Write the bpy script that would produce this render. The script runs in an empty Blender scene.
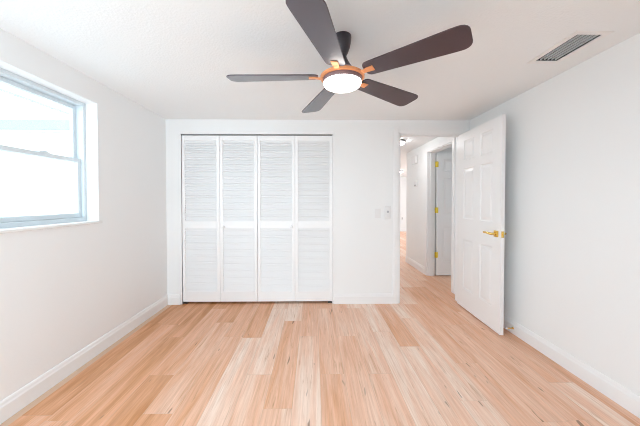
import bpy, bmesh, math, random
from mathutils import Vector, Matrix

PI = math.pi
random.seed(7)
S = bpy.context.scene
COL = S.collection

# ------------------------------------------------------------------ camera
EYE = 1.2614
cd = bpy.data.cameras.new('camera')
cd.sensor_fit = 'HORIZONTAL'
cd.sensor_width = 36.0
cd.lens = 275.04 / 640 * 36.0
cd.shift_x = (320 - 317.27) / 640
cd.shift_y = (205.32 - 213) / 640
cd.clip_start = 0.02
cam = bpy.data.objects.new('camera', cd)
COL.objects.link(cam)
cam.location = (0, 0, EYE)
cam.rotation_euler = (PI / 2 - 0.0166, 0, -0.0132)
S.camera = cam

# ------------------------------------------------------------------ world (bright overcast daylight)
w = bpy.data.worlds.new('overcast_sky')
S.world = w
w.use_nodes = True
bg = w.node_tree.nodes['Background']
bg.inputs[0].default_value = (0.76, 0.905, 1.0, 1)
bg.inputs[1].default_value = 7.0


def portal(name, loc, rot, sx, sy):
    ld = bpy.data.lights.new(name, 'AREA')
    ld.shape = 'RECTANGLE'
    ld.size, ld.size_y = sx, sy
    ld.cycles.is_portal = True
    o = bpy.data.objects.new(name, ld)
    o.location = loc
    o.rotation_euler = rot
    COL.objects.link(o)


# daylight portals in the left window and the openings added for light (they only guide the sky's own light)
portal('daylight_portal', (-2.00, 1.45, 1.58), (0, -PI / 2, 0), 0.98, 1.72)
portal('daylight_portal', (-1.0, -0.62, 1.12), (PI / 2, 0, 0), 1.4, 1.95)
portal('daylight_portal', (4.55, 4.05, 1.42), (0, PI / 2, 0), 1.25, 0.3)
portal('daylight_portal', (5.25, 8.4, 1.2), (0, PI / 2, 0), 1.95, 2.0)

S.view_settings.view_transform = 'Standard'
S.view_settings.look = 'None'
S.view_settings.gamma = 1.0
S.view_settings.exposure = 0.10
S.view_settings.use_curve_mapping = False
S.cycles.max_bounces = 14
S.cycles.diffuse_bounces = 10
S.cycles.use_denoising = True
S.cycles.denoising_prefilter = 'NONE'
S.cycles.use_adaptive_sampling = False
S.cycles.filter_width = 1.05
S.cycles.sample_clamp_indirect = 8.0

# ------------------------------------------------------------------ materials


def mat(name, col, rough=0.5, metal=0.0, bump=0.0, bscale=200.0, spec=0.5, vary=0.0):
    m = bpy.data.materials.new(name)
    m.use_nodes = True
    nt = m.node_tree
    b = nt.nodes['Principled BSDF']
    b.inputs['Base Color'].default_value = (*col, 1)
    b.inputs['Roughness'].default_value = rough
    b.inputs['Metallic'].default_value = metal
    b.inputs['Specular IOR Level'].default_value = spec
    tc = nt.nodes.new('ShaderNodeTexCoord')
    if bump:
        n = nt.nodes.new('ShaderNodeTexNoise')
        n.inputs['Scale'].default_value = bscale
        n.inputs['Detail'].default_value = 3
        nt.links.new(tc.outputs['Object'], n.inputs['Vector'])
        bp = nt.nodes.new('ShaderNodeBump')
        bp.inputs['Strength'].default_value = bump
        bp.inputs['Distance'].default_value = 0.004
        nt.links.new(n.outputs['Fac'], bp.inputs['Height'])
        nt.links.new(bp.outputs['Normal'], b.inputs['Normal'])
    if vary:
        n2 = nt.nodes.new('ShaderNodeTexNoise')
        n2.inputs['Scale'].default_value = 6.0
        n2.inputs['Detail'].default_value = 4
        nt.links.new(tc.outputs['Object'], n2.inputs['Vector'])
        mx = nt.nodes.new('ShaderNodeMix')
        mx.data_type = 'RGBA'
        mx.inputs['A'].default_value = (*[c * (1 - vary) for c in col], 1)
        mx.inputs['B'].default_value = (*[min(1, c * (1 + vary)) for c in col], 1)
        nt.links.new(n2.outputs['Fac'], mx.inputs['Factor'])
        nt.links.new(mx.outputs['Result'], b.inputs['Base Color'])
    return m


def glow(name, col, strength):
    m = bpy.data.materials.new(name)
    m.use_nodes = True
    b = m.node_tree.nodes['Principled BSDF']
    b.inputs['Base Color'].default_value = (0.9, 0.9, 0.88, 1)
    b.inputs['Emission Color'].default_value = (*col, 1)
    b.inputs['Emission Strength'].default_value = strength
    return m


def glass_mat():
    m = bpy.data.materials.new('window_glass')
    m.use_nodes = True
    nt = m.node_tree
    out = nt.nodes['Material Output']
    nt.nodes.remove(nt.nodes['Principled BSDF'])
    t = nt.nodes.new('ShaderNodeBsdfTransparent')
    t.inputs[0].default_value = (0.97, 0.98, 0.98, 1)
    g = nt.nodes.new('ShaderNodeBsdfGlossy')
    g.inputs['Roughness'].default_value = 0.02
    mx = nt.nodes.new('ShaderNodeMixShader')
    mx.inputs[0].default_value = 0.04
    nt.links.new(t.outputs[0], mx.inputs[1])
    nt.links.new(g.outputs[0], mx.inputs[2])
    nt.links.new(mx.outputs[0], out.inputs['Surface'])
    return m


def floor_mat():
    m = bpy.data.materials.new('oak_vinyl_plank')
    m.use_nodes = True
    nt = m.node_tree
    L = nt.links.new
    N = nt.nodes.new
    b = nt.nodes['Principled BSDF']
    tc = N('ShaderNodeTexCoord')
    at = N('ShaderNodeAttribute'); at.attribute_name = 'seed'
    to = N('ShaderNodeAttribute'); to.attribute_name = 'tone'
    # shift the grain per plank
    cmb = N('ShaderNodeCombineXYZ')
    L(at.outputs['Fac'], cmb.inputs['X']); L(at.outputs['Fac'], cmb.inputs['Y']); L(at.outputs['Fac'], cmb.inputs['Z'])
    sc = N('ShaderNodeVectorMath'); sc.operation = 'MULTIPLY_ADD'
    L(tc.outputs['Object'], sc.inputs[0]); sc.inputs[1].default_value = (1, 1, 1)
    sk = N('ShaderNodeVectorMath'); sk.operation = 'MULTIPLY'
    L(cmb.outputs[0], sk.inputs[0]); sk.inputs[1].default_value = (37.0, 91.0, 53.0)
    L(sk.outputs[0], sc.inputs[2])

    def noise(scale, detail, rough, dist=0.0):
        mp = N('ShaderNodeMapping'); mp.inputs['Scale'].default_value = scale
        L(sc.outputs[0], mp.inputs['Vector'])
        n = N('ShaderNodeTexNoise')
        n.inputs['Scale'].default_value = 1.0
        n.inputs['Detail'].default_value = detail
        n.inputs['Roughness'].default_value = rough
        n.inputs['Distortion'].default_value = dist
        L(mp.outputs[0], n.inputs['Vector'])
        return n

    def ramp(src, p0, p1, c0=(0, 0, 0, 1), c1=(1, 1, 1, 1)):
        r = N('ShaderNodeValToRGB')
        r.color_ramp.elements[0].position = p0; r.color_ramp.elements[0].color = c0
        r.color_ramp.elements[1].position = p1; r.color_ramp.elements[1].color = c1
        L(src, r.inputs[0])
        return r

    def mix(fac, a, bcol, blend='MIX'):
        x = N('ShaderNodeMix'); x.data_type = 'RGBA'; x.blend_type = blend
        if isinstance(fac, float): x.inputs['Factor'].default_value = fac
        else: L(fac, x.inputs['Factor'])
        for k, v in (('A', a), ('B', bcol)):
            if isinstance(v, tuple): x.inputs[k].default_value = v
            else: L(v, x.inputs[k])
        return x.outputs['Result']
    base = N('ShaderNodeValToRGB')
    e = base.color_ramp.elements
    e[0].position = 0.0; e[0].color = FLOOR_C[0]
    e[1].position = 1.0; e[1].color = FLOOR_C[3]
    k = e.new(0.35); k.color = FLOOR_C[1]
    k = e.new(0.7); k.color = FLOOR_C[2]
    broad = noise((13, 1.0, 1), 3, 0.55, 0.7)        # wide cathedral bands
    add = N('ShaderNodeMath'); add.operation = 'MULTIPLY_ADD'
    sub = N('ShaderNodeMath'); sub.operation = 'SUBTRACT'
    L(broad.outputs['Fac'], sub.inputs[0]); sub.inputs[1].default_value = 0.5
    L(sub.outputs[0], add.inputs[0]); add.inputs[1].default_value = 1.05
    L(to.outputs['Fac'], add.inputs[2])
    L(add.outputs[0], base.inputs[0])
    fine = noise((95, 3.2, 1), 6, 0.72, 0.4)        # fine grain
    fr = ramp(fine.outputs['Fac'], 0.35, 0.68, (0.82, 0.74, 0.67, 1), (1.10, 1.10, 1.10, 1))
    c1 = mix(0.8, base.outputs[0], fr.outputs[0], 'MULTIPLY')
    streak = noise((42, 2.4, 1), 4, 0.6, 1.2)       # darker reddish streaks
    sr = ramp(streak.outputs['Fac'], 0.57, 0.72)
    smul = N('ShaderNodeMath'); smul.operation = 'MULTIPLY'; L(sr.outputs[0], smul.inputs[0]); smul.inputs[1].default_value = 0.62
    c2 = mix(smul.outputs[0], c1, FLOOR_STREAK)
    knot = noise((30, 5.0, 1), 1, 0.4, 0.4)         # short dark mineral marks
    kr = ramp(knot.outputs['Fac'], 0.745, 0.79)
    kmul = N('ShaderNodeMath'); kmul.operation = 'MULTIPLY'; L(kr.outputs[0], kmul.inputs[0]); kmul.inputs[1].default_value = 0.7
    c3 = mix(kmul.outputs[0], c2, (0.16, 0.09, 0.05, 1))
    L(c3, b.inputs['Base Color'])
    b.inputs['Roughness'].default_value = 0.42
    b.inputs['Specular IOR Level'].default_value = 0.4
    bp = N('ShaderNodeBump'); bp.inputs['Strength'].default_value = 0.12; bp.inputs['Distance'].default_value = 0.002
    L(fine.outputs['Fac'], bp.inputs['Height'])
    L(bp.outputs['Normal'], b.inputs['Normal'])
    return m


FLOOR_C = [(0.56, 0.25, 0.09, 1), (0.80, 0.44, 0.268, 1), (0.88, 0.59, 0.445, 1), (0.93, 0.75, 0.645, 1)]
FLOOR_STREAK = (0.52, 0.27, 0.13, 1)
M_WALL = mat('white_wall_paint', (0.850, 0.864, 0.868), 0.6, bump=0.10, bscale=180)
M_CEIL = mat('white_textured_ceiling', (0.845, 0.870, 0.880), 0.8, bump=0.55, bscale=70)
M_TRIM = mat('white_gloss_trim', (0.86, 0.865, 0.87), 0.35)
M_DOOR = mat('white_door_paint', (0.86, 0.862, 0.865), 0.32, bump=0.04, bscale=60)
M_LOUV = mat('white_louver_paint', (0.88, 0.885, 0.89), 0.4)
M_ALUM = mat('white_aluminum', (0.66, 0.73, 0.77), 0.35)
M_SILL = mat('white_marble_sill', (0.84, 0.84, 0.83), 0.25, vary=0.04)
M_GLASS = glass_mat()
M_FLOOR = floor_mat()
M_SEAM = mat('plank_seam', (0.66, 0.46, 0.33), 0.7)
M_BRASS = mat('polished_brass', (0.83, 0.58, 0.16), 0.25, 1.0)
M_YELLOW = mat('brass_hinge', (0.80, 0.60, 0.06), 0.4, 0.5)
M_BLADE = mat('espresso_blade', (0.036, 0.018, 0.032), 0.4, vary=0.25)
M_BLADE.node_tree.nodes['Principled BSDF'].inputs['Coat Weight'].default_value = 1.0
M_BLADE.node_tree.nodes['Principled BSDF'].inputs['Coat Roughness'].default_value = 0.25
M_BLADE.node_tree.nodes['Principled BSDF'].inputs['Coat IOR'].default_value = 1.46
M_DARK = mat('dark_bronze', (0.035, 0.028, 0.036), 0.3)
M_MAUVE = mat('bronze_housing', (0.24, 0.15, 0.15), 0.4)
M_COPPER = mat('brushed_copper', (0.95, 0.44, 0.21), 0.42, 0.8)
M_VENTIN = mat('vent_duct_grey', (0.07, 0.08, 0.085), 0.8)
M_VENT = mat('vent_slat_enamel', (0.84, 0.88, 0.89), 0.5)
M_VENTF = mat('vent_frame_enamel', (0.85, 0.845, 0.84), 0.5)
M_PLAST = mat('white_plastic', (0.80, 0.80, 0.80), 0.4)
M_PLGREY = mat('grey_plastic', (0.42, 0.42, 0.43), 0.5)
M_NICKEL = mat('dark_nickel', (0.14, 0.14, 0.14), 0.35, 0.7)
M_LENS = glow('frosted_lens', (1.0, 0.97, 0.93), 9.0)
M_HALL = glow('frosted_hall_lens', (0.97, 0.99, 1.0), 36.0)
M_TRACK = mat('grey_track', (0.30, 0.30, 0.30), 0.5)
M_STUCCO = mat('white_stucco', (0.82, 0.82, 0.81), 0.8, bump=0.3, bscale=40)
M_ROOF = mat('pale_roof_shingle', (0.62, 0.62, 0.62), 0.9, bump=0.4, bscale=20)
M_SOFFIT = mat('white_soffit', (0.78, 0.79, 0.8), 0.6)
M_GUTTER = mat('grey_gutter', (0.19, 0.195, 0.20), 0.6)
M_DRIP = mat('pale_drip_edge', (0.55, 0.56, 0.56), 0.6)
M_GROUND = mat('pale_concrete', (0.30, 0.30, 0.29), 0.9, bump=0.3, bscale=12, vary=0.1)

# ------------------------------------------------------------------ mesh helpers


def box(bm, x0, x1, y0, y1, z0, z1, rot=None):
    """axis aligned box; rot = (matrix, pivot) turns it"""
    vs = [bm.verts.new((x, y, z)) for x in (x0, x1) for y in (y0, y1) for z in (z0, z1)]
    q = [(0, 1, 3, 2), (4, 6, 7, 5), (0, 4, 5, 1), (2, 3, 7, 6), (0, 2, 6, 4), (1, 5, 7, 3)]
    for f in q:
        bm.faces.new([vs[i] for i in f])
    if rot:
        m, p = rot
        p = Vector(p)
        for v in vs:
            v.co = m @ (v.co - p) + p
    return vs


def lathe(bm, prof, c, seg=40, axis='Z'):
    """prof: list of (r, h) from one end to the other, closed to the axis at r=0"""
    cx, cy, cz = c
    rings = []
    for r, h in prof:
        ring = []
        if r < 1e-6:
            ring = [bm.verts.new((0, 0, h))]
        else:
            for i in range(seg):
                a = 2 * PI * i / seg
                ring.append(bm.verts.new((r * math.cos(a), r * math.sin(a), h)))
        rings.append(ring)
    for a, b in zip(rings, rings[1:]):
        for i in range(seg):
            j = (i + 1) % seg
            if len(a) == 1 and len(b) == 1: continue
            if len(a) == 1: bm.faces.new([a[0], b[i], b[j]])
            elif len(b) == 1: bm.faces.new([a[i], a[j], b[0]])
            else: bm.faces.new([a[i], a[j], b[j], b[i]])
    for ring in rings:
        for v in ring:
            x, y, z = v.co
            if axis == 'Z': v.co = (cx + x, cy + y, cz + z)
            elif axis == 'X': v.co = (cx + z, cy + x, cz + y)
            else: v.co = (cx + x, cy + z, cz + y)


def tube(bm, pts, r, seg=12):
    rings = []
    pts = [Vector(p) for p in pts]
    for i, p in enumerate(pts):
        d = (pts[min(i + 1, len(pts) - 1)] - pts[max(i - 1, 0)]).normalized()
        u = d.cross(Vector((0, 0, 1)))
        if u.length < 1e-3: u = d.cross(Vector((1, 0, 0)))
        u.normalize(); v = d.cross(u)
        rr = r[i] if isinstance(r, (list, tuple)) else r
        rings.append([bm.verts.new(p + rr * (u * math.cos(2 * PI * k / seg) + v * math.sin(2 * PI * k / seg))) for k in range(seg)])
    for a, b in zip(rings, rings[1:]):
        for i in range(seg):
            j = (i + 1) % seg
            bm.faces.new([a[i], a[j], b[j], b[i]])
    bm.faces.new(rings[0][::-1]); bm.faces.new(rings[-1])


def prism(bm, poly, z0, z1):
    a = [bm.verts.new((x, y, z0)) for x, y in poly]
    b = [bm.verts.new((x, y, z1)) for x, y in poly]
    n = len(poly)
    bm.faces.new(a[::-1]); bm.faces.new(b)
    for i in range(n):
        j = (i + 1) % n
        bm.faces.new([a[i], a[j], b[j], b[i]])
    return a + b


def sweep(bm, prof, p0, p1, out):
    """profile (offset along out, height) swept from p0 to p1"""
    p0, p1, out = Vector(p0), Vector(p1), Vector(out)
    up = Vector((0, 0, 1))
    a = [bm.verts.new(p0 + out * o + up * h) for o, h in prof]
    b = [bm.verts.new(p1 + out * o + up * h) for o, h in prof]
    n = len(prof)
    for i in range(n):
        j = (i + 1) % n
        bm.faces.new([a[i], a[j], b[j], b[i]])
    bm.faces.new(a[::-1]); bm.faces.new(b)


ORG = {}


def obj(name, bm, m, parent=None, bevel=0.0, smooth=False, center=True):
    bmesh.ops.recalc_face_normals(bm, faces=bm.faces)
    me = bpy.data.meshes.new(name)
    if parent is not None:
        o0 = ORG[parent]
    elif center and bm.verts:
        xs = [v.co for v in bm.verts]
        o0 = Vector(((min(v.x for v in xs) + max(v.x for v in xs)) / 2, (min(v.y for v in xs) + max(v.y for v in xs)) / 2, min(v.z for v in xs)))
    else:
        o0 = Vector((0, 0, 0))
    for v in bm.verts:
        v.co -= o0
    bm.to_mesh(me)
    bm.free()
    me.materials.append(m)
    if smooth:
        for p in me.polygons: p.use_smooth = True
        try: me.set_sharp_from_angle(angle=math.radians(35))
        except Exception: pass
    o = bpy.data.objects.new(name, me)
    COL.objects.link(o)
    if parent is not None:
        o.parent = parent
    else:
        o.location = o0
    ORG[o] = o0
    if bevel:
        b = o.modifiers.new('bevel', 'BEVEL')
        b.width = bevel; b.segments = 2; b.limit_method = 'ANGLE'
    return o


def tag(o, label, cat, group=None, kind=None):
    o['label'] = label
    o['category'] = cat
    if group: o['group'] = group
    if kind: o['kind'] = kind
    return o


def thing(name, loc, label, cat, group=None, kind=None):
    o = bpy.data.objects.new(name, None)
    o.empty_display_size = 0.1
    COL.objects.link(o)
    o.location = loc
    ORG[o] = Vector(loc)
    return tag(o, label, cat, group, kind)


def struct(name, bm, m, label, cat, **k):
    return tag(obj(name, bm, m, center=False, **k), label, cat, kind='structure')


def wall_mesh(us, vs, holes, t0, t1, axis):
    """slab between t0 and t1 with rectangular holes (u0,u1,v0,v1); axis X: u is y; axis Y: u is x"""
    bm = bmesh.new()
    ue = sorted({*us, *[h[i] for h in holes for i in (0, 1)]})
    ve = sorted({*vs, *[h[i] for h in holes for i in (2, 3)]})
    solid = {}
    for i in range(len(ue) - 1):
        for j in range(len(ve) - 1):
            cu, cv = (ue[i] + ue[i + 1]) / 2, (ve[j] + ve[j + 1]) / 2
            solid[i, j] = not any(h[0] < cu < h[1] and h[2] < cv < h[3] for h in holes)
    cache = {}

    def P(t, u, v):
        k = (t, u, v)
        if k not in cache:
            cache[k] = bm.verts.new((t, u, v) if axis == 'X' else (u, t, v))
        return cache[k]
    for (i, j), s in solid.items():
        if not s: continue
        a, b, c, d = ue[i], ue[i + 1], ve[j], ve[j + 1]
        for t in (t0, t1):
            bm.faces.new([P(t, a, c), P(t, b, c), P(t, b, d), P(t, a, d)])
        for (di, dj), (p, q) in {(-1, 0): ((a, c), (a, d)), (1, 0): ((b, c), (b, d)), (0, -1): ((a, c), (b, c)), (0, 1): ((a, d), (b, d))}.items():
            if not solid.get((i + di, j + dj), False):
                bm.faces.new([P(t0, *p), P(t0, *q), P(t1, *q), P(t1, *p)])
    return bm


# ------------------------------------------------------------------ key dimensions (metres, camera at x=y=0 looking along +y)
XL, XR, D, HC = -1.781, 1.903, 3.350, 2.242
YR = -0.50                                  # wall behind the camera
WT = 0.12                                   # partition thickness
HX = 1.915                                  # hall wall
CL, CR, CT = -1.598, 0.229, 2.066           # closet opening
DL, DR, DT = 1.043, 1.82, 2.085             # bedroom doorway
YH0, YH1 = 3.76, 4.60                       # hall doorway
YHE = 5.65                                  # end of the hall wall
WY0, WY1, WZ0, WZ1 = 0.60, 2.304, 1.095, 2.064

# ------------------------------------------------------------------ floor: one mesh of planks
PW, PL = 0.176, 1.22
bm = bmesh.new()
seed = bm.faces.layers.float.new('seed')
tone = bm.faces.layers.float.new('tone')
offs = {-1: 2.54, -2: 1.65, -3: 1.98, 0: 1.98, 1: 2.54, 2: 1.98, 3: 1.40, -7: 1.985, -6: 1.62, -5: 2.54, -4: 1.30, -8: 2.54, 5: 1.7, 4: 2.35, 6: 2.1, 7: 2.75}
tones = {(-2, 1): .95, (-3, 0): .9, (-2, 0): .55, (-1, 1): .62, (-1, 0): .55, (0, 0): .62, (-4, 0): .85, (-5, 0): .55, (-5, 1): .50}
g = 0.0010
for k in range(-12, 30):
    x0 = 0.045 + k * PW
    x1 = x0 + PW
    if x0 < XL - 0.05: continue
    off = offs.get(k, random.uniform(0, PL))
    y = off - math.ceil((off - YR) / PL) * PL
    while y < 11.6:
        y1 = y + PL
        ya, yb = max(y, YR - 0.1), min(y1, 11.6)
        n = int(round((y - off) / PL))
        xx0 = max(x0, XL - 0.05)
        if yb > ya and not (xx0 > XR + 0.05 and yb < D) and xx0 < 5.2:
            f = bm.faces.new([bm.verts.new(p) for p in ((xx0 + g, ya + g, 0), (x1 - g, ya + g, 0), (x1 - g, yb - g, 0), (xx0 + g, yb - g, 0))])
            f[seed] = random.random()
            xm = (x0 + x1) / 2
            t = random.uniform(0.32, 0.80) + 0.10 * min(1, max(-1, (xm + 0.5)))
            if xm < -0.9: t -= 0.14
            f[tone] = tones.get((k, n), t)
        y = y1
vs = [bm.verts.new(p) for p in ((XL - .06, YR - .12, -0.0012), (5.3, YR - .12, -0.0012), (5.3, 11.6, -0.0012), (XL - .06, 11.6, -0.0012))]
f = bm.faces.new(vs); f.material_index = 1
box(bm, XL - .06, 5.3, YR - .12, 11.6, -0.2, -0.0025)
for ff in bm.faces:
    if ff.calc_center_median().z < -0.001: ff.material_index = 1
fl = struct('floor', bm, M_FLOOR, 'light oak plank floor running from the bedroom into the hall', 'floor')
fl.data.materials.append(M_SEAM)

# ------------------------------------------------------------------ ceiling
VX0, VX1, VY0, VY1 = 1.550, 1.706, 1.614, 1.925     # supply register opening
bm = wall_mesh([XL - .25, 5.3], [YR - .15, 11.6], [(VX0, VX1, VY0, VY1)], 0, 0.1, 'Y')
for v in bm.verts: v.co = Vector((v.co.x, v.co.z, HC + v.co.y))
struct('ceiling', bm, M_CEIL, 'white textured ceiling over the room', 'ceiling')

# ------------------------------------------------------------------ walls
struct('wall_left', wall_mesh([YR, D], [0, HC], [(WY0, WY1, WZ0, WZ1)], XL, XL - 0.20, 'X'), M_WALL, 'white left wall with the window', 'wall')
struct('wall_right', wall_mesh([YR, D], [0, HC], [], XR, XR + WT, 'X'), M_WALL, 'plain white right wall beside the open door', 'wall')
struct('wall_back', wall_mesh([XL - 0.20, XR + WT], [0, HC], [(CL, CR, 0, CT), (DL, DR, 0, DT)], D, D + WT, 'Y'), M_WALL, 'white back wall with closet and doorway', 'wall')
struct('wall_rear', wall_mesh([XL - 0.20, XR + WT], [0, HC], [(-1.70, -0.30, 0.14, 2.1)], YR, YR - WT, 'Y'), M_WALL, 'white wall behind the viewer with an opening added to let in daylight', 'wall')  # unseen opening, put in so sky light reaches the room from behind
bm = bmesh.new()                               # closet recess
box(bm, CL - .15, CR + .15, D + 0.72, D + 0.80, 0, HC)
box(bm, CL - .17, CL - .10, D + WT, D + 0.80, 0, HC)
box(bm, CR + .10, CR + .17, D + WT, D + 0.80, 0, HC)
struct('wall_closet', bm, M_WALL, 'white walls inside the closet behind the louvered doors', 'wall')
# hall
struct('wall_hall_right', wall_mesh([D + WT, YHE], [0, HC], [(YH0, YH1, 0, 2.075)], HX, HX + WT, 'X'), M_WALL, 'white hall wall seen through the doorway', 'wall')
bm = wall_mesh([D + WT, 11.4], [0, HC], [], 0.78, 0.70, 'X')
struct('wall_hall_left', bm, M_WALL, 'white left wall of the hall', 'wall')
struct('wall_hall_far', wall_mesh([0.70, 5.2], [0, HC], [], 11.25, 11.4, 'Y'), M_WALL, 'white wall at the far end beyond the hall', 'wall')
struct('wall_far_right', wall_mesh([YHE, 11.4], [0, HC], [(7.4, 9.4, 0.2, 2.15)], 5.2, 5.3, 'X'), M_WALL, 'white right wall of the far room', 'wall')  # opening added to bring daylight into the far room
bm = bmesh.new()                               # the side room behind the hall door
box(bm, HX + WT, 5.2, YHE - 0.1, YHE, 0, HC)
box(bm, HX + WT, 4.4, 4.66, 4.74, 0, HC)  # added wall close behind the leaf, keeps the hinge gap dark
for q in ((D, 3.6, 0, HC), (4.6, YHE - .1, 0, HC), (3.6, 3.9, .8, 2.05), (4.2, 4.6, .8, 2.05), (3.6, 4.6, 0, .8), (3.6, 4.6, 2.05, HC)):  # unseen hole left in this wall to brighten the side room
    box(bm, 4.4, 4.5, *q)
box(bm, XR + WT, 4.5, D - 0.02, D + WT - 0.02, 0, HC)
struct('wall_side_room', bm, M_WALL, 'white walls of the side room behind the hall door', 'wall')

# ------------------------------------------------------------------ baseboards
BP = [(0, 0), (0.015, 0), (0.015, 0.088), (0.011, 0.098), (0.009, 0.110), (0.006, 0.118), (0, 0.122)]
bm = bmesh.new(); sweep(bm, BP, (XL, YR, 0), (XL, D, 0), (1, 0, 0))
struct('baseboard_left', bm, M_TRIM, 'white moulded baseboard along the left wall', 'baseboard')
bm = bmesh.new(); sweep(bm, BP, (XR, YR, 0), (XR, D, 0), (-1, 0, 0))
struct('baseboard_right', bm, M_TRIM, 'white moulded baseboard along the right wall', 'baseboard')
bm = bmesh.new()
sweep(bm, BP, (XL + .015, D, 0), (CL - .022, D, 0), (0, -1, 0))
sweep(bm, BP, (CR + .022, D, 0), (DL - .070, D, 0), (0, -1, 0))
struct('baseboard_back', bm, M_TRIM, 'white moulded baseboard on the back wall beside the closet', 'baseboard')
bm = bmesh.new()
sweep(bm, BP, (HX, YH1 + .07, 0), (HX, YHE, 0), (-1, 0, 0))
sweep(bm, BP, (HX, D + WT, 0), (HX, YH0 - .07, 0), (-1, 0, 0))
struct('baseboard_hall', bm, M_TRIM, 'white baseboard along the hall wall', 'baseboard')
bm = bmesh.new(); sweep(bm, BP, (0.78, 11.25, 0), (5.2, 11.25, 0), (0, -1, 0))
struct('baseboard_far', bm, M_TRIM, 'white baseboard at the far end of the hall', 'baseboard')

# ------------------------------------------------------------------ trims
CW = 0.072                                     # casing width
t1 = thing('trim_1', ((DL + DR) / 2, D, 0), 'white casing and jamb around the open bedroom doorway', 'door frame', kind='structure')
bm = bmesh.new()
for xa, xb in ((DL - CW, DL), (DR, DR + CW)):
    box(bm, xa, xb, D - 0.012, D, 0, DT + CW)
    box(bm, xa + .012, xb - .012, D - 0.017, D - 0.011, 0, DT + CW - .012)
box(bm, DL, DR, D - 0.012, D, DT, DT + CW)
box(bm, DL - .012, DR + .012, D - 0.017, D - 0.011, DT + .012, DT + CW - .012)
obj('casing', bm, M_TRIM, t1, bevel=0.003)
bm = bmesh.new()
box(bm, DL - .001, DL + 0.016, D, D + WT, 0, DT)
box(bm, DR - 0.016, DR + .001, D, D + WT, 0, DT)
box(bm, DL, DR, D, D + WT, DT - 0.016, DT + .001)
box(bm, DL + .016, DL + .028, D + .045, D + .08, 0, DT - .016)
box(bm, DR - .028, DR - .016, D + .045, D + .08, 0, DT - .016)
box(bm, DL + .016, DR - .016, D + .045, D + .08, DT - .028, DT - .016)
obj('jamb', bm, M_TRIM, t1)
bm = bmesh.new()
box(bm, DL - CW, DL, D + WT, D + WT + .014, 0, DT + CW)
box(bm, DL, DR, D + WT, D + WT + .014, DT, DT + CW)
obj('hall_side_casing', bm, M_TRIM, t1, bevel=0.003)
bm = bmesh.new()
box(bm, DL + 0.0155, DL + .018, D + .008, D + .036, 0.91, 0.97)
obj('strike_plate', bm, M_BRASS, t1)

t2 = thing('trim_2', ((CL + CR) / 2, D, 0), 'thin white frame edging the closet opening', 'closet frame', kind='structure')
bm = bmesh.new()
box(bm, CL - .022, CL, D - .004, D + WT, 0, CT + .036)
box(bm, CR, CR + .022, D - .004, D + WT, 0, CT + .036)
box(bm, CL, CR, D - .004, D + WT, CT, CT + .036)
obj('frame', bm, M_TRIM, t2, bevel=0.002)
bm = bmesh.new()
box(bm, CL + .01, CR - .01, D + .012, D + .045, CT - .013, CT)
obj('track', bm, M_TRACK, t2)
bm = bmesh.new()
for xx in (CL + .002, CR - .052):
    box(bm, xx, xx + .05, D + .02, D + .06, 0.0005, 0.012)
    box(bm, xx + .02, xx + .034, D + .033, D + .047, 0.012, 0.03)
obj('floor_bracket', bm, M_NICKEL, t2)

t3 = thing('trim_3', (HX, (YH0 + YH1) / 2, 0), 'white casing around the hall doorway', 'door frame', kind='structure')
bm = bmesh.new()
for ya, yb in ((YH0 - .062, YH0), (YH1, YH1 + .062)):
    box(bm, HX - .016, HX, ya, yb, 0, 2.137)
box(bm, HX - .016, HX, YH0, YH1, 2.075, 2.137)
obj('casing', bm, M_TRIM, t3, bevel=0.003)
bm = bmesh.new()
box(bm, HX, HX + WT, YH1 - .016, YH1, 0, 2.075)
box(bm, HX, HX + WT, YH0, YH0 + .016, 0, 2.075)
box(bm, HX, HX + WT, YH0, YH1, 2.060, 2.0755)
box(bm, HX + .035, HX + .075, YH1 - .028, YH1 - .016, 0, 2.06)
obj('jamb', bm, M_TRIM, t3)

# ------------------------------------------------------------------ window
wn = thing('window_1', (XL - .14, (WY0 + WY1) / 2, WZ0), 'white single hung window on the left wall, two panes', 'window', kind='structure')
FO, FI = XL - 0.096, XL - 0.185            # frame front and back
bm = bmesh.new()
box(bm, FI, FO, WY1 - .028, WY1, WZ0, WZ1)
box(bm, FI, FO, WY0, WY0 + .028, WZ0, WZ1)
box(bm, FI, FO, WY0 + .028, WY1 - .028, WZ1 - .030, WZ1)
box(bm, FI, FO, WY0 + .028, WY1 - .028, WZ0, WZ0 + .032)
obj('window_frame', bm, M_ALUM, wn, bevel=0.002)


def sash(x0, x1, z0, z1, st, name):
    a, b = WY0 + .029, WY1 - .029
    bm = bmesh.new()
    box(bm, x0, x1, b - st, b, z0, z1)
    box(bm, x0, x1, a, a + st, z0, z1)
    box(bm, x0, x1, a + st, b - st, z1 - .030, z1)
    box(bm, x0, x1, a + st, b - st, z0, z0 + .034)
    o = obj(name, bm, M_ALUM, wn, bevel=0.002)
    bm = bmesh.new()
    xm = (x0 + x1) / 2
    box(bm, xm - .003, xm + .003, a + st, b - st, z0 + .034, z1 - .03)
    obj('pane', bm, M_GLASS, o)
    return o


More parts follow.
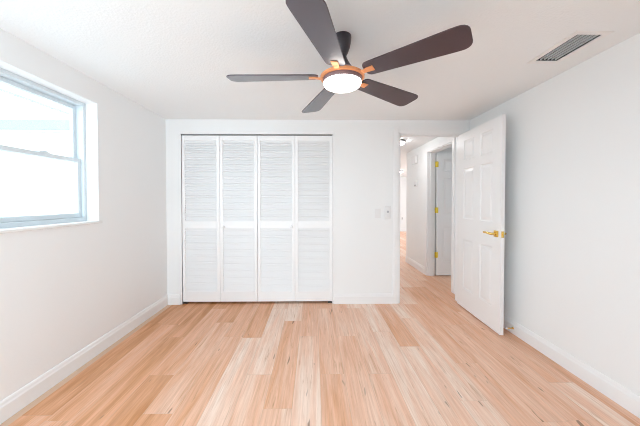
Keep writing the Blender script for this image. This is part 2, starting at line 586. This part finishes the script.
sash(XL - .180, XL - .153, 1.572, WZ1 - .031, .028, 'upper_sash')
lo = sash(XL - .148, XL - .118, WZ0 + .033, 1.602, .030, 'lower_sash')
bm = bmesh.new()
for yy in (1.98,):
    box(bm, XL - .147, XL - .120, yy - .04, yy + .04, 1.6015, 1.609)
    box(bm, XL - .140, XL - .125, yy - .012, yy + .03, 1.608, 1.617)
obj('sash_lock', bm, M_ALUM, lo, bevel=0.002)
bm = bmesh.new()
box(bm, XL - .096, XL + .014, WY0 - .02, WY1 + .02, WZ0 - .020, WZ0 - .0005)
obj('window_sill', bm, M_SILL, wn, bevel=0.003)
bm = bmesh.new()                               # smooth plaster reveal of the recess
box(bm, XL - .095, XL - .0005, WY1 - .004, WY1 - .0005, WZ0, WZ1)
box(bm, XL - .095, XL - .0005, WY0 + .0005, WY0 + .004, WZ0, WZ1)
box(bm, XL - .095, XL - .0005, WY0 + .004, WY1 - .004, WZ1 - .004, WZ1 - .0005)
obj('reveal', bm, M_TRIM, wn)

# ------------------------------------------------------------------ closet doors
PITCH = 0.0288


def closet_panel(x0, x1, parent, knob_side):
    y0, y1 = D + .006, D + .034
    z0, z1 = 0.028, 2.050
    st = 0.036
    zb, zm0, zm1, zt = 0.150, 0.926, 1.012, 1.990
    bm = bmesh.new()
    box(bm, x0, x0 + st, y0, y1, z0, z1)
    box(bm, x1 - st, x1, y0, y1, z0, z1)
    for a, b in ((z0, zb), (zm0, zm1), (zt, z1)):
        box(bm, x0 + st, x1 - st, y0, y1, a, b)
    p = obj('door_panel', bm, M_LOUV, parent, bevel=0.002)
    for a, b in ((zb, zm0), (zm1, zt)):
        bm = bmesh.new()
        n = int(round((b - a) / PITCH))
        pt = (b - a) / n
        for i in range(n):
            zc = a + (i + .5) * pt
            yc = (y0 + y1) / 2 + .001
            R = Matrix.Rotation(math.radians(-60), 3, 'X')
            box(bm, x0 + st - .002, x1 - st + .002, yc - .017, yc + .017, zc - .0027, zc + .0027, (R.inverted(), (0, yc, zc)))
        obj('louver_slats', bm, M_LOUV, p)
    if knob_side:
        kx = x0 + .042 if knob_side < 0 else x1 - .042
        if knob_side < 0: kx = x0 + .045
        bm = bmesh.new()
        lathe(bm, [(0, -.036), (.010, -.0355), (.016, -.031), (.0185, -.025), (.016, -.018), (.009, -.012), (.008, -.003), (.012, 0), (0, 0.002)], (kx, y0, 0.945), 24, 'Y')
        obj('knob', bm, M_LOUV, p, smooth=True)


px = [CL + .002, CL + .002 + .4550, (CL + CR) / 2, CR - .002 - .4550, CR - .002]
b1 = thing('bifold_closet_door', ((px[0] + px[2]) / 2, D + .045, 0), 'left pair of white louvered bifold closet panels, next to the left corner', 'closet door', 'bifold closet doors')
closet_panel(px[0], px[1] - .0015, b1, 0)
closet_panel(px[1] + .0015, px[2] - .002, b1, -1)
b2 = thing('bifold_closet_door', ((px[2] + px[4]) / 2, D + .045, 0), 'right pair of white louvered bifold closet panels, nearer the light switch', 'closet door', 'bifold closet doors')
closet_panel(px[2] + .002, px[3] - .0015, b2, 1)
closet_panel(px[3] + .0015, px[4], b2, 0)

# ------------------------------------------------------------------ six panel doors


def six_panel(name, W, H, T, rects, parent, tf, m):
    """leaf in local (u, t, v): u along width, t thickness 0..T, v height; tf maps to world"""
    bm = bmesh.new()
    us = sorted({0, W, *[r[i] for r in rects for i in (0, 1)]})
    vs = sorted({0, H, *[r[i] for r in rects for i in (2, 3)]})
    for t, sgn in ((0, 1), (T, -1)):
        cache = {}

        def P(u, v, d=0.0):
            k = (round(u, 5), round(v, 5), round(d, 5))
            if k not in cache: cache[k] = bm.verts.new((u, t + sgn * d, v))
            return cache[k]
        for i in range(len(us) - 1):
            for j in range(len(vs) - 1):
                a, b, c, d = us[i], us[i + 1], vs[j], vs[j + 1]
                if any(abs(r[0] - a) < 1e-6 and abs(r[1] - b) < 1e-6 and r[2] - 1e-6 <= c and d <= r[3] + 1e-6 for r in rects):
                    continue
                bm.faces.new([P(a, c), P(b, c), P(b, d), P(a, d)])
        for r in rects:
            prev = None
            for ins, dep in ((0, 0), (.010, .008), (.022, .008), (.042, .0015)):
                ring = [P(r[0] + ins, r[2] + ins, dep), P(r[1] - ins, r[2] + ins, dep), P(r[1] - ins, r[3] - ins, dep), P(r[0] + ins, r[3] - ins, dep)]
                if prev:
                    for q in range(4):
                        bm.faces.new([prev[q], prev[(q + 1) % 4], ring[(q + 1) % 4], ring[q]])
                prev = ring
            bm.faces.new(prev)
    for (a, b) in (((0, 0), (W, 0)), ((W, 0), (W, H)), ((W, H), (0, H)), ((0, H), (0, 0))):
        bm.faces.new([bm.verts.new((a[0], 0, a[1])), bm.verts.new((b[0], 0, b[1])), bm.verts.new((b[0], T, b[1])), bm.verts.new((a[0], T, a[1]))])
    bmesh.ops.remove_doubles(bm, verts=bm.verts, dist=1e-5)
    for v in bm.verts: v.co = tf(v.co)
    return obj(name, bm, m, parent)


LW, LH, LT = 0.805, 2.038, 0.035
HP = Vector((1.7525, 3.318, 0.014))                 # lower hinge corner of the visible face
ang = math.radians(1.75)
ud = Vector((-math.sin(ang), -math.cos(ang), 0))    # along the leaf towards the viewer
td = Vector((math.cos(ang), -math.sin(ang), 0))     # through the leaf towards the right wall


def tfd(c):
    return HP + ud * c.x + td * c.y + Vector((0, 0, c.z))


dd = thing('door_1', (HP.x, HP.y, 0), 'white six panel bedroom door standing open against the right wall', 'door', kind='structure')
R6 = []
for a, b in ((.130, .345), (.465, .680)):
    for c, d in ((.225, .800), (1.040, 1.625), (1.715, 1.945)):
        R6.append((a, b, c, d))
leaf = six_panel('door_leaf', LW, LH, LT, R6, dd, tfd, M_DOOR)
HZ = 0.935
for side in (0, 1):
    t = 0 if side == 0 else LT
    s = -1 if side == 0 else 1
    u0 = LW - .062
    bm = bmesh.new()
    vs = box(bm, u0 - .030, u0 + .030, min(t, t + s * .009), max(t, t + s * .009), HZ - .030, HZ + .030)
    vs += box(bm, u0 - .022, u0 + .022, min(t + s * .009, t + s * .014), max(t + s * .009, t + s * .014), HZ - .022, HZ + .022)
    for v in vs: v.co = tfd(v.co)
    hd = obj('door_handle', bm, M_BRASS, dd, bevel=0.002)
    bm = bmesh.new()
    tube(bm, [tfd(Vector(p)) for p in ((u0, t + s * .012, HZ), (u0, t + s * .044, HZ), (u0 - .008, t + s * .052, HZ), (u0 - .04, t + s * .054, HZ + .002), (u0 - .08, t + s * .053, HZ + .004), (u0 - .120, t + s * .050, HZ + .003))], [.012, .011, .0115, .0105, .010, .009])
    obj('lever', bm, M_BRASS, hd, smooth=True)
bm = bmesh.new()
vs = box(bm, LW - .001, LW + .0015, .006, .029, HZ - .029, HZ + .029)
vs += box(bm, LW, LW + .009, .012, .023, HZ - .010, HZ + .010)
for v in vs: v.co = tfd(v.co)
obj('latch', bm, M_BRASS, dd)
for hz in (0.22, 1.03, 1.84):
    bm = bmesh.new()
    lathe(bm, [(0, -.045), (.006, -.045), (.006, .045), (0, .045)], (*tfd(Vector((-.006, LT + .004, 0))).xy, hz), 14)
    obj('hinge', bm, M_BRASS, dd, smooth=True)

# hall door, swung into the side room
d2 = thing('door_2', (HX + WT, YH1 - .03, 0), 'white door with yellow hinges standing open off the hall', 'door', kind='structure')
HP2 = Vector((HX + WT + .016, YH1 - .055, 0.016))


def tf2(c):
    return HP2 + Vector((c.x, c.y, c.z))


R6b = []
for a, b in ((.10, .31), (.41, .62)):
    for c, d in ((.225, .80), (1.02, 1.62), (1.72, 1.93)):
        R6b.append((a, b, c, d))
six_panel('door_leaf', 0.72, 2.035, .035, R6b, d2, tf2, M_DOOR)
for hz in (0.36, 1.105, 1.865):
    bm = bmesh.new()
    box(bm, HX + WT - .020, HX + WT + .034, YH1 - .062, YH1 - .0555, hz - .045, hz + .045)
    lathe(bm, [(0, -.048), (.009, -.048), (.009, .048), (0, .048)], (HX + WT + .008, YH1 - .064, hz), 14)
    obj('hinge', bm, M_YELLOW, d2)

# ------------------------------------------------------------------ ceiling fan
FX, FY, FZ = 0.172, 1.655, 2.003
fan = thing('ceiling_fan', (FX, FY, HC), 'dark five blade ceiling fan with copper arms and a glowing round light', 'ceiling fan')
bm = bmesh.new()
lathe(bm, [(0, HC), (.052, HC), (.053, HC - .012), (.050, HC - .040), (.043, HC - .073), (.033, HC - .100), (.023, HC - .119), (0, HC - .119)], (FX, FY, 0), 40)
obj('canopy', bm, M_DARK, fan, smooth=True)
bm = bmesh.new()
lathe(bm, [(0, 2.127), (.0235, 2.127), (.026, 2.115), (.034, 2.095), (.046, 2.074), (.057, 2.058), (.064, 2.044), (0, 2.044)], (FX, FY, 0), 40)
obj('neck', bm, M_DARK, fan, smooth=True)
bm = bmesh.new()
lathe(bm, [(0, 2.048), (.064, 2.048), (.078, 2.038), (.098, 2.024), (.112, 2.007), (.116, 1.990), (.116, 1.976), (.1125, 1.968), (0, 1.968)], (FX, FY, 0), 56)
obj('motor_housing', bm, M_MAUVE, fan, smooth=True)
bm = bmesh.new()
lathe(bm, [(.1115, 1.970), (.1115, 1.960), (.106, 1.950), (.090, 1.941), (.06, 1.935), (.03, 1.9325), (0, 1.932)], (FX, FY, 0), 56)
obj('light_lens', bm, M_LENS, fan, smooth=True)
bm = bmesh.new()
lathe(bm, [(.112, 1.992), (.124, 1.988), (.131, 1.992), (.131, 2.006), (.122, 2.012), (.110, 2.010), (.112, 1.992)], (FX, FY, 0), 56)
obj('copper_ring', bm, M_COPPER, fan, smooth=True)

R_IN, R_OUT = 0.145, 0.680


def blade_outline():
    """half widths along the radius with rounded tip and root corners"""
    pts_l, pts_t = [], []

    def hw(r):
        s = (r - R_IN) / (R_OUT - R_IN)
        return 0.055 + 0.026 * min(1, s * 1.15)
    n = 24
    rc, rr = 0.045, 0.030
    for i in range(n + 1):
        r = R_IN + (R_OUT - R_IN) * (0.5 - 0.5 * math.cos(PI * i / n))
        h = hw(r)
        if r > R_OUT - rc:
            q = (r - (R_OUT - rc)) / rc
            h = h - rc * (1 - math.sqrt(max(0, 1 - q * q)))
        if r < R_IN + rr:
            q = ((R_IN + rr) - r) / rr
            h = h - rr * (1 - math.sqrt(max(0, 1 - q * q)))
        pts_l.append((r, h)); pts_t.append((r, -h))
    return pts_l + pts_t[::-1]


OUT = blade_outline()
for k in range(5):
    a = math.radians(179.5 - 72 * k)
    Rz = Matrix.Rotation(a, 3, 'Z')
    Re = Matrix.Rotation(-math.radians((-1.0, -0.3, -0.5, 0.9, 0.2)[k]), 3, 'Y')
    Rx = Matrix.Rotation(math.radians(-11.5), 3, 'X')
    bm = bmesh.new()
    prism(bm, OUT, -.0035, .0035)
    for v in bm.verts:
        c = v.co.copy()
        v.co = Rz @ (Re @ (Rx @ c)) + Vector((FX, FY, FZ))
    bl = obj('blade', bm, M_BLADE, fan, bevel=0.0015)
    # copper arm under the blade root
    bm = bmesh.new()
    sec = [(.112, .030, -.010), (.132, .019, -.012), (.144, .016, -.011), (.158, .019, -.0085), (.201, .020, -.0085)]
    rows = []
    for r, h, z in sec:
        rows.append([bm.verts.new((r, y, zz)) for y, zz in ((-h, z), (h, z), (h, z + .0045), (-h, z + .0045))])
    for p, q in zip(rows, rows[1:]):
        for i in range(4):
            j = (i + 1) % 4
            bm.faces.new([p[i], p[j], q[j], q[i]])
    bm.faces.new(rows[0][::-1]); bm.faces.new(rows[-1])
    for v in bm.verts:
        c = v.co.copy()
        s = min(1, max(0, (c.x - .115) / .05))
        Rb = Matrix.Rotation(math.radians(-11.5) * s, 3, 'X')
        v.co = Rz @ (Re @ (Rb @ c)) + Vector((FX, FY, FZ))
    obj('blade_arm', bm, M_COPPER, bl, bevel=0.001)

# ------------------------------------------------------------------ ceiling supply register
av = thing('air_vent', ((VX0 + VX1) / 2, (VY0 + VY1) / 2, HC), 'rectangular louvered air vent in the ceiling near the right wall', 'air vent')
bm = bmesh.new()
fw = .032
box(bm, VX0 - fw, VX1 + fw, VY0 - fw, VY0, HC - .004, HC - .0002)
box(bm, VX0 - fw, VX1 + fw, VY1, VY1 + fw, HC - .004, HC - .0002)
box(bm, VX0 - fw, VX0, VY0, VY1, HC - .004, HC - .0002)
box(bm, VX1, VX1 + fw, VY0, VY1, HC - .004, HC - .0002)
obj('vent_frame', bm, M_VENTF, av, bevel=0.001)
bm = bmesh.new()
box(bm, VX0 - .01, VX1 + .01, VY0 - .01, VY1 + .01, HC + .100, HC + .16)
for q in ((VX0, VX0 + .002, VY0, VY1), (VX1 - .002, VX1, VY0, VY1), (VX0, VX1, VY0, VY0 + .002), (VX0, VX1, VY1 - .002, VY1)):
    box(bm, *q, HC + .002, HC + .1)
obj('duct', bm, M_VENTIN, av)
nv = 6
for i in range(nv):
    xc = VX0 + (VX1 - VX0) * (i + .5) / nv
    bm = bmesh.new()
    box(bm, xc - .0068, xc + .0068, VY0 + .0025, VY1 - .0025, HC + .010 - .001, HC + .010 + .001, (Matrix.Rotation(math.radians(-75), 3, 'Y'), (xc, 0, HC + .010)))
    obj('slat', bm, M_VENT, av)

# ------------------------------------------------------------------ switches on the back wall
sw = thing('light_switch', (0.783, D, 1.05), 'small white rocker light switch on the back wall, left of the taller wall control', 'light switch')
bm = bmesh.new(); box(bm, .748, .818, D - .006, D - .0002, 1.050, 1.163); obj('plate', bm, M_PLAST, sw, bevel=0.002)
bm = bmesh.new()
box(bm, .766, .800, D - .0085, D - .0055, 1.073, 1.140, (Matrix.Rotation(math.radians(3), 3, 'X'), (0, D - .007, 1.106)))
obj('rocker', bm, M_PLAST, sw, bevel=0.001)
rm = thing('fan_control', (0.902, D, 1.037), 'taller white wall control with a grey button, beside the door casing', 'wall control')
bm = bmesh.new(); box(bm, .865, .939, D - .016, D - .0002, 1.037, 1.197); obj('holder', bm, M_PLAST, rm, bevel=0.005)
bm = bmesh.new(); box(bm, .878, .926, D - .024, D - .0155, 1.055, 1.185); hs = obj('handset', bm, M_PLAST, rm, bevel=0.004)
bm = bmesh.new()
lathe(bm, [(0, -.0275), (.012, -.027), (.014, -.024), (0, -.0235)], (.902, D, 1.128), 20, 'Y')
obj('button', bm, M_PLGREY, hs)
bm = bmesh.new()
for zz in (1.075, 1.095):
    for xx in (.891, .913):
        lathe(bm, [(0, -.0265), (.0055, -.026), (.006, -.024), (0, -.0235)], (xx, D, zz), 12, 'Y')
obj('key_pad', bm, M_PLAST, hs)

# door stop on the right baseboard
ds = thing('door_stop', (XR - .015, 2.56, .055), 'small white door stop on the right baseboard just behind the open door', 'door stop')
bm = bmesh.new(); lathe(bm, [(0, 0), (.011, -.0005), (.009, -.006), (.005, -.008), (.005, -.060), (0, -.060)], (XR - .0145, 2.56, .055), 14, 'X'); obj('rod', bm, M_BRASS, ds, smooth=True)
bm = bmesh.new(); lathe(bm, [(0, -.059), (.009, -.059), (.009, -.071), (.006, -.074), (0, -.074)], (XR - .0145, 2.56, .055), 14, 'X'); obj('bumper', bm, M_PLAST, ds, smooth=True)

# ------------------------------------------------------------------ hall fittings
def flush_lamp(x, y, r, label):
    t = thing('flush_ceiling_lamp', (x, y, HC), label, 'ceiling lamp', 'hall ceiling lamps')
    bm = bmesh.new(); lathe(bm, [(0, HC), (r, HC), (r * 1.02, HC - .012), (r, HC - .026), (r * .93, HC - .028), (0, HC - .028)], (x, y, 0), 36); obj('rim', bm, M_NICKEL, t, smooth=True)
    bm = bmesh.new(); lathe(bm, [(r * .93, HC - .0275), (r * .90, HC - .045), (r * .7, HC - .063), (r * .4, HC - .072), (0, HC - .075)], (x, y, 0), 36); obj('lens', bm, M_HALL, t, smooth=True)


flush_lamp(1.375, 4.50, .120, 'glowing flush ceiling lamp just beyond the doorway, with a dark rim')
flush_lamp(2.79, 8.95, .120, 'smaller looking flush ceiling lamp at the far end of the hall')

ch = thing('door_chime', (HX, 5.14, 1.96), 'white box high on the hall wall, above the thermostat', 'door chime')
bm = bmesh.new(); box(bm, HX - .050, HX - .0002, 5.04, 5.25, 1.965, 2.100); obj('cover', bm, M_PLAST, ch, bevel=0.008)
bm = bmesh.new(); box(bm, HX - .046, HX - .004, 5.05, 5.24, 1.952, 1.966); obj('grille', bm, M_PLAST, ch)
th = thing('thermostat', (HX, 5.10, 1.51), 'small white thermostat on the hall wall, below the white box', 'thermostat')
bm = bmesh.new(); box(bm, HX - .026, HX - .0002, 5.04, 5.17, 1.525, 1.625); obj('cover', bm, M_PLAST, th, bevel=0.006)
bm = bmesh.new(); box(bm, HX - .0275, HX - .0255, 5.065, 5.145, 1.535, 1.56); obj('screen', bm, M_PLGREY, th)
ot = thing('wall_outlet', (3.637, 11.25, .48), 'small outlet low on the far wall, glimpsed beyond the hall', 'outlet')
bm = bmesh.new(); box(bm, 3.60, 3.675, 11.242, 11.2498, .475, .595); obj('plate', bm, M_PLAST, ot, bevel=0.003)
bm = bmesh.new()
box(bm, 3.62, 3.655, 11.2395, 11.243, .495, .575)
obj('socket', bm, M_PLGREY, ot)

# ------------------------------------------------------------------ outside the window
bm = bmesh.new(); box(bm, -40, XL - .21, -20, 40, -.35, -.15)
struct('ground', bm, M_GROUND, 'pale paved yard outside the window', 'ground')
ev = bmesh.new()
box(ev, XL - .85, XL - .205, -3, 6.5, 2.30, 2.34)
box(ev, XL - .88, XL - .85, -3, 6.5, 2.20, 2.36)
te = struct('trim_4', ev, M_SOFFIT, 'white roof overhang outside above the window', 'eave')
nh = thing('neighbour_house', (-10.5, 12.0, -.15), 'pale neighbouring house seen washed out through the window', 'house')
bm = bmesh.new(); box(bm, -17, -5.5, 9.0, 15.0, -.15, 3.45); obj('wall', bm, M_STUCCO, nh)
bm = bmesh.new()
sweep(bm, [(-.5, 3.45), (-.5, 3.70), (3.0, 5.0), (6.5, 3.70), (6.5, 3.45)], (-17.4, 9.0, 0), (-5.1, 9.0, 0), (0, 1, 0))
obj('roof', bm, M_ROOF, nh)
bm = bmesh.new()
box(bm, -17.4, -5.1, 8.47, 8.50, 3.42, 3.72)
obj('fascia', bm, M_GUTTER, nh)
bm = bmesh.new()
box(bm, XL - .885, XL - .845, -3, 6.5, 2.193, 2.20)
obj('drip_edge', bm, M_DRIP, te)
